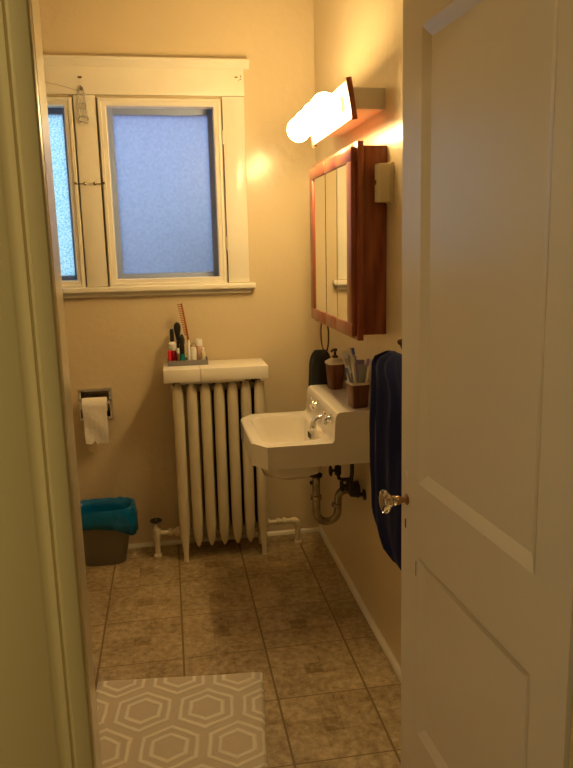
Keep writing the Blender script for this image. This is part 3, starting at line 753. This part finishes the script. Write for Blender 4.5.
wn = basin.modifiers.new('normals', 'WEIGHTED_NORMAL'); wn.keep_sharp = False; wn.weight = 80
# drain, overflow slots
MB().lathe([(.004, -.002), (.024, -.001), (.026, .002), (.020, .003), (.016, .000), (.004, -.001)], (bcx+.02, bcy, RZ-.145), (0, 0, 1), 20).build('drain', M['chrome'], sk)
b = MB()
for k in (-1, 0, 1): b.box((-.198, bcy+.018*k-.005, RZ-.050), (-.1925, bcy+.018*k+.005, RZ-.026), .002)
b.build('overflow_slots', M['gap'], sk)
# taps on the ledge front face
def tap(y, z=.838):
    b = MB(); x = -.151
    b.lathe([(.018, 0), (.019, .003), (.014, .006), (.010, .009), (.009, .018), (.012, .020), (.012, .027), (.008, .030)], (x, y, z), (-1, 0, .0), 20)
    bd = b.build('tap_stem', M['chrome'], sk)
    b = MB(); hx = x-.024
    for k in range(4):
        a = PI/4 + k*PI/2 + .2
        e_ = (hx, y+.024*math.cos(a), z+.024*math.sin(a))
        b.tube([(hx, y, z), e_], [.0065, .0045], 10); b.sphere(e_, .0068, seg=12)
    b.sphere((hx-.004, y, z), .0085, seg=12)
    b.build('cross_handle', M['chrome'], bd)
tap(-.685, .846); tap(-.925, .846)
b = MB(); y = -.825
b.lathe([(.019, 0), (.020, .003), (.014, .009)], (-.151, y, .825), (-1, 0, 0), 18)
b.tube([(-.152, y, .825), (-.170, y, .827), (-.188, y, .822), (-.199, y, .809), (-.202, y, .795)], [.011, .011, .011, .0105, .0105], 14)
b.lathe([(.0115, 0), (.013, .003), (.013, .012), (.011, .014)], (-.202, y, .795), (0, 0, -1), 14)
b.build('spout', M['chrome'], sk)
b = MB(); b.tube([(-.152, -.875, .815), (-.168, -.875, .815)], .0045, 8); b.sphere((-.170, -.875, .815), .009, seg=12); b.build('pop_up_knob', M['chrome'], sk)
# trap
pl = thing('sink_trap', 'tarnished chrome drain trap curving beneath the sink into the wall', 'drain pipe', (-.15, -.755, .35))
ty = -.755
bt = [(-.178, ty, .585), (-.178, ty, .50), (-.178, ty, .415)] + arc((-.133, ty, .410), .045, PI, 2*PI, 10)[1:] + [(-.088, ty, .44)] + arc((-.053, ty, .460), .035, PI, PI/2, 6)[1:] + [(-.02, ty, .495), (-.002, ty, .495)]
b = MB(); b.tube(bt, .0165, 16); b.build('pipe', M['brassold'], pl)
def nut(b, p, ax, rr=.024, h=.022): b.lathe([(rr*.8, 0), (rr, .003), (rr, h-.003), (rr*.8, h)], p, ax, 8)
b = MB(); nut(b, (-.178, ty, .462), (0, 0, 1)); b.build('slip_nut', M['brassold'], pl)
b = MB(); nut(b, (-.178, ty, .560), (0, 0, 1), .027, .016); b.build('slip_nut', M['iron'], pl)
b = MB(); nut(b, (-.093, ty, .425), (.05, 0, 1), .022, .018); b.build('slip_nut', M['brassold'], pl)
b = MB(); b.lathe([(.034, 0), (.038, .004), (.034, .010), (.030, .034), (.020, .040)], (-.001, ty, .495), (-1, 0, 0), 20); b.build('wall_flange', M['iron'], pl)
b = MB(); b.box((-.204, ty-.006, .530), (-.190, ty+.006, .545), .002); b.build('clean_out', M['iron'], pl)
def supply(y, label, bend):
    t = thing('supply_pipe', label, 'pipe', (-.03, y, .5), 0, 'water supply pipes under the sink')
    b = MB(); b.lathe([(.022, 0), (.023, .004), (.014, .008), (.0075, .010)], (-.0005, y, .505), (-1, 0, 0), 16); b.build('escutcheon', M['iron'], t)
    b = MB(); b.tube([(-.008, y, .505), (-.045, y, .505), (-.058, y, .512), (-.062, y, .53), (-.062+bend, y, .60), (-.062+bend, y, .679)], .008, 12); b.build('pipe', M['iron'], t)
    b = MB(); b.lathe([(.012, -.02), (.015, -.016), (.015, .016), (.012, .02)], (-.062, y, .548), (0, 0, 1), 14); b.tube([(-.062, y, .548), (-.092, y, .548)], .006, 8)
    b.build('stop_valve', M['iron'], t)
    b = MB(); b.tube([(-.094, y+.020*math.cos(a), .548+.020*math.sin(a)) for a in [2*PI*i/20 for i in range(20)]], .0042, 8, closed=True); b.tube([(-.094, y-.02, .548), (-.094, y+.02, .548)], .003, 8)
    b.build('handle', M['iron'], t)
supply(-.655, 'dark water supply pipe behind the drain trap under the sink', 0)
supply(-.850, 'dark water supply pipe in front of the drain trap under the sink', .01)

# soap dispenser and toothbrush cup
def square_vase(b, cx, cy, prof, rr_=.35, rot=.0, n=4):
    rings = []
    for w, z in prof:
        pts = rrect(0, 0, w, w, w*rr_*.5, n=n)
        rings.append([(cx + x*math.cos(rot) - y*math.sin(rot), cy + x*math.sin(rot) + y*math.cos(rot), z) for x, y in pts])
    b.loops(rings); return b
sd = thing('soap_dispenser', 'ribbed brown soap dispenser with dark pump at the far end of the sink ledge', 'soap dispenser', (-.044, -.545, LZ))
b = MB(); square_vase(b, -.044, -.545, [(.052, LZ+.0003), (.056, LZ+.004), (.064, LZ+.06), (.072, LZ+.108)], .5, .15); b.build('body', M['ribwood'], sd)
b = MB(); square_vase(b, -.044, -.545, [(.075, LZ+.108), (.077, LZ+.112), (.075, LZ+.118), (.045, LZ+.128), (.028, LZ+.134)], .5, .15); b.build('shoulder', M['ceramic'], sd)
b = MB(); b.lathe([(.013, .130), (.013, .142), (.006, .145), (.005, .160), (.010, .162), (.010, .172), (.004, .174)], (-.044, -.545, LZ), (0, 0, 1), 16)
b.tube([(-.044, -.545, LZ+.168), (-.060, -.560, LZ+.168), (-.064, -.566, LZ+.163)], .0045, 8); b.build('pump', M['bronze'], sd)
CUX, CUY = -.0425, -.905
cu = thing('toothbrush_cup', 'square ribbed brown cup full of toothbrushes on the near end of the sink ledge', 'cup', (CUX, CUY, LZ))
b = MB(); R0 = .12
pts = [(.058, LZ+.0003), (.060, LZ+.003), (.070, LZ+.088), (.064, LZ+.088), (.054, LZ+.006)]
square_vase(b, CUX, CUY, pts, .22, R0); b.build('cup_body', M['ribwood'], cu)
b = MB(); square_vase(b, CUX, CUY, [(.0705, LZ+.088), (.075, LZ+.090), (.076, LZ+.096), (.072, LZ+.098), (.063, LZ+.096), (.0635, LZ+.088)], .22, R0)
for q in [q for q in b.bm.faces if len(q.verts) > 4]: b.bm.faces.remove(q)
b.build('rim', M['ceramic'], cu)
def brush(dx, dy, tilt, az, L, m_, mh, label):
    base_ = Vector((CUX+dx, CUY+dy, LZ+.010)); d = Vector((math.sin(tilt)*math.cos(az), math.sin(tilt)*math.sin(az), math.cos(tilt)))
    t = thing('toothbrush', label, 'toothbrush', base_, 0, 'toothbrushes in the cup')
    side = d.cross(Vector((0, 0, 1))).normalized(); fr = side.cross(d)
    P = [base_ + d*L*k for k in (0, .25, .5, .7, .84, .9, 1.0)]
    MB().tube(P, [.004, .0055, .005, .0035, .003, .0052, .0048], 10).build('handle', M[m_], t)
    b = MB(); q = Vector((0, 0, 1)).rotation_difference(d).to_matrix()
    c_ = base_ + d*L*.93 + fr*.010
    b.box((-.0048, -.006, -.014), (.0048, .006, .014), .002)
    for v in b.bm.verts: v.co = q @ v.co + c_
    b.build('bristles', M[mh], t)
brush(-.008, .010, .24, PI*.92, .205, 'white', 'white', 'white toothbrush leaning far left out of the brown cup')
brush(-.012, -.008, .13, PI*1.0, .190, 'clearp', 'white', 'clear toothbrush standing nearly upright in the left of the cup')
brush(.010, .006, .20, PI*.75, .215, 'white', 'blue', 'white toothbrush with blue head leaning to the back of the cup')
brush(.012, -.012, .20, PI*1.85, .175, 'white', 'purple', 'white toothbrush with lilac head leaning right out of the cup')
brush(.002, .014, .16, PI*1.25, .185, 'white', 'purple', 'white toothbrush with lilac head leaning toward the basin')
brush(-.004, -.014, .30, PI*.98, .150, 'blue', 'white', 'short blue handled toothbrush leaning low over the rim')
# toothpaste tubes
def paste(dx, dy, tilt, az, L, m_, cap, label):
    base_ = Vector((CUX+dx, CUY+dy, LZ+.012)); d = Vector((math.sin(tilt)*math.cos(az), math.sin(tilt)*math.sin(az), math.cos(tilt)))
    t = thing('toothpaste_tube', label, 'toothpaste', base_, 0, None)
    q = Vector((0, 0, 1)).rotation_difference(d).to_matrix()
    def ell(a, c, h, n=20): return [base_ + q @ Vector((a*math.cos(2*PI*i/n), c*math.sin(2*PI*i/n), h)) for i in range(n)]
    b = MB(); b.loops([ell(.0085, .0085, .018), ell(.013, .012, .026), ell(.015, .011, L*.6), ell(.018, .006, L*.9), ell(.019, .0016, L*.93), ell(.019, .0016, L)]); b.build('tube', M[m_], t)
    b = MB(); b.loops([ell(.009, .009, 0), ell(.009, .009, .0178)]); b.build('cap', M[cap], t)
paste(.002, .012, .06, 0.3, .165, 'purple', 'white', 'lilac toothpaste tube standing upright at the back of the brown cup')
paste(.008, -.006, .07, -PI/3, .150, 'clearp', 'white', 'silvery toothpaste tube in the front of the brown cup')

# ---------------------------------------------------------------- medicine cabinet
mc = thing('medicine_cabinet', 'oak medicine cabinet with three mirrored doors on the right wall', 'cabinet', (0, -.78, 1.165))
CY0, CY1, CZ0, CZ1 = -1.135, -.425, 1.163, 1.812
b = MB(); b.box((-.084, -1.118, 1.180), (-.0005, -.442, 1.800), .001); b.build('body', M['wood'], mc)
FX0, FX1 = -.104, -.085
b = MB(); w = .045
b.box((FX0, CY0, CZ0), (FX1, CY0+w, CZ1), .0015); b.build('face_frame', M['wood'], mc)
b = MB(); b.box((FX0, CY1-w, CZ0), (FX1, CY1, CZ1), .0015); b.build('face_frame', M['wood'], mc)
b = MB(); b.box((FX0, CY0+w+.0003, CZ0), (FX1, CY1-w-.0003, CZ0+w), .0015); b.build('face_frame', M['woodh'], mc)
b = MB(); b.box((FX0, CY0+w+.0003, CZ1-w), (FX1, CY1-w-.0003, CZ1), .0015); b.build('face_frame', M['woodh'], mc)
D0, D1 = -.124, -.1045
edges = [(-1.122, -.899), (-.896, -.722), (-.714, -.445)]
DZ0, DZ1 = 1.176, 1.795
for q_, (a, c) in enumerate(edges):
    fw = .045; b = MB(); ga, gc = a+.001, c-.001
    b.box((D0, a, DZ0), (D1, c, DZ0+fw), .003); b.box((D0, a, DZ1-fw), (D1, c, DZ1), .003)
    if q_ == 0: b.box((D0, a, DZ0+fw-.001), (D1, a+.060, DZ1-fw+.001), .002); ga = a+.060
    if q_ == 2: b.box((D0, c-.055, DZ0+fw-.001), (D1, c, DZ1-fw+.001), .002); gc = c-.055
    b.box((D1-.006, a+.0015, DZ0+fw-.002), (D1, c-.0015, DZ1-fw+.002))
    dr_ = b.build('door', M['wood'], mc)
    MB().box((D0+.006, ga, DZ0+fw-.002), (D1-.0062, gc, DZ1-fw+.002)).build('mirror', M['mirror'], dr_, smooth=0)

# cream box beside the cabinet
bx = thing('switch_box', 'small cream plastic box on the wall beside the medicine cabinet', 'switch box', (0, -1.165, 1.615))
b = MB(); b.box((-.010, -1.192, 1.613), (-.0005, -1.138, 1.740), .002); b.build('back_plate', M['cream'], bx)
b = MB(); b.prism([(-.010, -1.190), (-.044, -1.190), (-.052, -1.180), (-.052, -1.148), (-.044, -1.140), (-.010, -1.140)], 1.616, 1.737); b.build('cover', M['cream'], bx, bevel=.004, bseg=3)
b = MB(); b.box((-.0545, -1.168, 1.672), (-.052, -1.160, 1.686), .001); b.build('button', M['iron'], bx)

# ---------------------------------------------------------------- vanity light
vl = thing('vanity_light', 'vanity light bar with four lit globe bulbs above the medicine cabinet', 'wall lamp', (0, -.80, 1.92))
LY0, LY1 = -1.090, -.490
b = MB(); b.box((-.106, LY0, 1.916), (-.0005, LY1, 1.983), .002); b.build('housing', M['fixwhite'], vl)
tilt = Matrix.Rotation(math.radians(-9), 3, 'Y')
pc = Vector((-.120, (LY0+LY1)/2, 1.945))
def plate(b, x0, x1, y0_, y1_, z0_, z1_, bev=.001):
    b.box((x0, y0_, z0_), (x1, y1_, z1_), bev, rot=tilt, piv=tuple(pc)); return b
PZ0, PZ1 = 1.886, 2.004
plate(MB(), -.122, -.110, LY0-.012, LY1+.012, PZ0, PZ1).build('plate', M['fixwhite'], vl)
for nm, (y0_, y1_) in (('near', (LY0-.020, LY0-.0125)), ('far', (LY1+.0125, LY1+.020))):
    plate(MB(), -.125, -.107, y0_, y1_, PZ0-.006, PZ1+.006).build('wood_end', M['wood'], vl)
for k in range(4):
    yy = LY0 + .075 + k*.150; n = tilt @ Vector((-1, 0, 0)); p = pc + Vector((-.002, yy-pc.y, 0))
    MB().lathe([(.024, 0), (.024, .012), (.017, .014), (.017, .026)], p, n, 20).build('lamp_holder', M['lampbase'], vl)
    MB().sphere(p + n*.066, .0465, seg=24).build('bulb', M['bulb'], vl)

# ---------------------------------------------------------------- towels on rings
def towel_ring(yc, zc, rad, xo, label, yoff=0):
    t = thing('towel_ring', label, 'towel ring', (0, yc, zc+rad))
    b = MB(); b.lathe([(.022, 0), (.024, .003), (.018, .007), (.008, .010), (.007, xo-.006)], (-.0005, yc, zc+rad+.012), (-1, 0, 0), 18)
    b.sphere((-xo, yc, zc+rad+.010), .011, seg=14); b.build('wall_mount', M['bronze'], t)
    MB().tube([(-xo, yc+rad*math.cos(a), zc+rad*math.sin(a)) for a in [2*PI*i/40 for i in range(40)]], .0036, 10, closed=True).build('ring', M['bronze'], t)
    return t
def towel(name, label, m_, yc, xc, levels, N=88, folds=7, seed=0, ampl=.010):
    """levels: (z, y_left(far side), y_right(near side), thickness)"""
    b = MB(); rings = []
    for j, (z, ya, yb, th) in enumerate(levels):
        ring = []
        for i in range(N):
            a = 2*PI*i/N; co, si = math.cos(a), math.sin(a)
            uu = math.copysign(abs(co)**.7, co); y = (ya+yb)/2 + uu*(ya-yb)/2
            dx = math.copysign(abs(si)**.75, si)*th/2
            fo = ampl*min(1, th/.05)*math.sin(uu*folds + seed + .6*math.sin(z*6+uu*2)) * (1 if si < 0 else .3)
            fo += .35*ampl*math.sin(uu*folds*2.3 + 1.3*seed + z*3)
            wx = .004*noise.noise(Vector((uu*3, z*9, seed+si)))
            x = min(xc + dx + (fo if abs(si) > .15 else fo*.4) + wx, -.006)
            zz = z + (.005*noise.noise(Vector((uu*2.2, si, seed+5))) if j < 3 else 0)
            ring.append((x, y, zz))
        rings.append(ring)
    b.loops(rings)
    o = b.build(name, m_, None, smooth=80)
    return tag(recenter(o, (xc, yc, levels[0][0])), label, 'towel')
# navy towel on the near ring
TY = -1.487
hk = thing('towel_hook', 'dark bronze wall hook holding the navy towel beside the door edge', 'hook', (0, TY, 1.16))
b = MB(); b.box((-.008, TY-.011, 1.165), (-.0005, TY+.011, 1.235), .003); b.build('back_plate', M['bronze'], hk)
b = MB(); b.tube([(-.006, TY, 1.205), (-.030, TY, 1.190), (-.052, TY, 1.180), (-.068, TY, 1.186), (-.074, TY, 1.200)], .0045, 10); b.sphere((-.074, TY, 1.204), .010, seg=14)
b.build('prong', M['bronze'], hk)
lv = []
for k in range(29):
    t_ = k/28; z = .528 + (1.158-.528)*t_
    # far edge (larger y): curves in at the bottom and at the top shoulder
    far = -1.245 - .170*max(0, (.15-t_)/.15)**2 - .012*max(0, (t_-.45)/.55)**1.5 - .085*max(0, (t_-.93)/.07)**2
    near = -1.66 + .02*t_ + .16*max(0, (t_-.8)/.2)**1.5
    th = .070 + .018*math.sin(PI*t_) - .045*max(0, (t_-.93)/.07)**2 - .03*max(0, (.04-t_)/.04)
    lv.append((z, far, near, th))
towel('navy_towel', 'navy blue towel hanging on the right wall by the open door', M['navy'], -1.44, -.064, lv, folds=9, seed=2.0, ampl=.010)
# charcoal towel on the far ring
towel_ring(-.375, 1.092, .078, .050, 'dark bronze towel ring under the cabinet holding the charcoal towel')
lv = []
for k in range(21):
    t_ = k/20; z = .715 + (1.022-.715)*t_
    far = -.290 + (-.022)*t_ - .040*max(0, (t_-.85)/.15)**2
    near = -.434 - .004*t_ + .060*max(0, (t_-.85)/.15)**2
    th = .106 - .018*t_ - .045*max(0, (t_-.75)/.25)**2
    lv.append((z, far, near, th))
towel('charcoal_towel', 'charcoal grey towel hanging behind the sink from a ring below the cabinet', M['char'], -.38, -.066, lv, folds=5, seed=1.0, ampl=.007)

# ---------------------------------------------------------------- bath mat
MR = math.radians(-6.2)
cxm = Vector((-.472, -1.197)); ax = Vector((-math.cos(MR), -math.sin(MR))); ay = Vector((math.sin(MR)*1, -math.cos(MR)))
ax = Vector((-math.cos(math.radians(6.2)), math.sin(math.radians(6.2)))); ay = Vector((-math.sin(math.radians(6.2)), -math.cos(math.radians(6.2))))
MWD, MLN = .575, .90
mid = cxm + ax*MWD/2 + ay*MLN/2
HEX = (0.0, 0.0)
# lattice aligned with the mat: centre of one hexagon at (-.802,-1.527) in the world
loc = Vector((-.802, -1.527)) - mid
rotm = math.radians(-6.2)
lx = loc.x*math.cos(-rotm) - loc.y*math.sin(-rotm); ly = loc.x*math.sin(-rotm) + loc.y*math.cos(-rotm)
HEX = (-lx, -ly)
M['rug'] = rug_mat()
mt = bpy.data.objects.new('x', None)
b = MB(); nx, ny = 60, 90
def mz(uu, vv):
    e_ = min(uu, 1-uu)*MWD; g_ = min(vv, 1-vv)*MLN; q = min(e_, g_)
    return .010*min(1, (q/.008))**.5 + .0025*noise.noise(Vector((uu*5, vv*7, 0)))*min(1, q/.02)
def mp(uu, vv):
    wob = .004*noise.noise(Vector((vv*5, 1, 0))); wob2 = .004*noise.noise(Vector((uu*5, 7, 0)))
    return ((uu-.5)*MWD + wob, (vv-.5)*MLN + wob2)
g = [[b.bm.verts.new((*mp(i/nx, j/ny), .002 + mz(i/nx, j/ny))) for i in range(nx+1)] for j in range(ny+1)]
for j in range(ny):
    for i in range(nx): b.bm.faces.new((g[j][i], g[j][i+1], g[j+1][i+1], g[j+1][i]))
g0 = [g[0][i] for i in range(nx+1)] + [g[j][nx] for j in range(1, ny+1)] + [g[ny][i] for i in range(nx-1, -1, -1)] + [g[j][0] for j in range(ny-1, 0, -1)]
low = [b.bm.verts.new((v.co.x, v.co.y, .0004)) for v in g0]
for i in range(len(g0)): b.bm.faces.new((g0[i], g0[(i+1) % len(g0)], low[(i+1) % len(g0)], low[i]))
b.bm.faces.new(low)
rug = b.build('bath_mat', M['rug'], None, smooth=60)
rug.location = (mid.x, mid.y, 0); rug.rotation_euler = (0, 0, rotm)
tag(rug, 'cream bath mat with raised hexagon pattern on the tile floor', 'bath mat')

# ---------------------------------------------------------------- white curtain seen past the left jamb
ct = thing('shower_curtain', 'narrow strip of white curtain flaring at the floor past the left door jamb', 'shower curtain', (-1.2, -1.5, 0))
b = MB(); N = 90; H = 30
def cpt(i, j, off):
    uu = i/N; vv = j/H; y = -1.075 - .75*uu; z = .018 + 1.93*vv
    zc = min(1.0, max(0, (z - .018)/.48))
    edge = -1.057 - .031*zc**.6
    x = edge - .030*(1 - math.cos(uu*44))*.5*(1 if uu > .02 else uu/.02) - .05*min(1, uu*2)
    x += off
    return (x, y, z)
F_ = [[b.bm.verts.new(cpt(i, j, 0)) for i in range(N+1)] for j in range(H+1)]
for j in range(H):
    for i in range(N): b.bm.faces.new((F_[j][i], F_[j][i+1], F_[j+1][i+1], F_[j+1][i]))
o = b.build('cloth', M['curtain'], ct, smooth=60); s_ = o.modifiers.new('t', 'SOLIDIFY'); s_.thickness = .002
MB().tube([(-1.13, YD0, 1.97), (-1.13, -.95, 1.97)], .012, 12).build('rod', M['chrome'], ct)
for k in range(8):
    MB().tube([(-1.13+.018*math.cos(a), -1.09-.1*k, 1.97+.024*math.sin(a)) for a in [2*PI*i/16 for i in range(16)]], .002, 6, closed=True).build('ring', M['chrome'], ct)
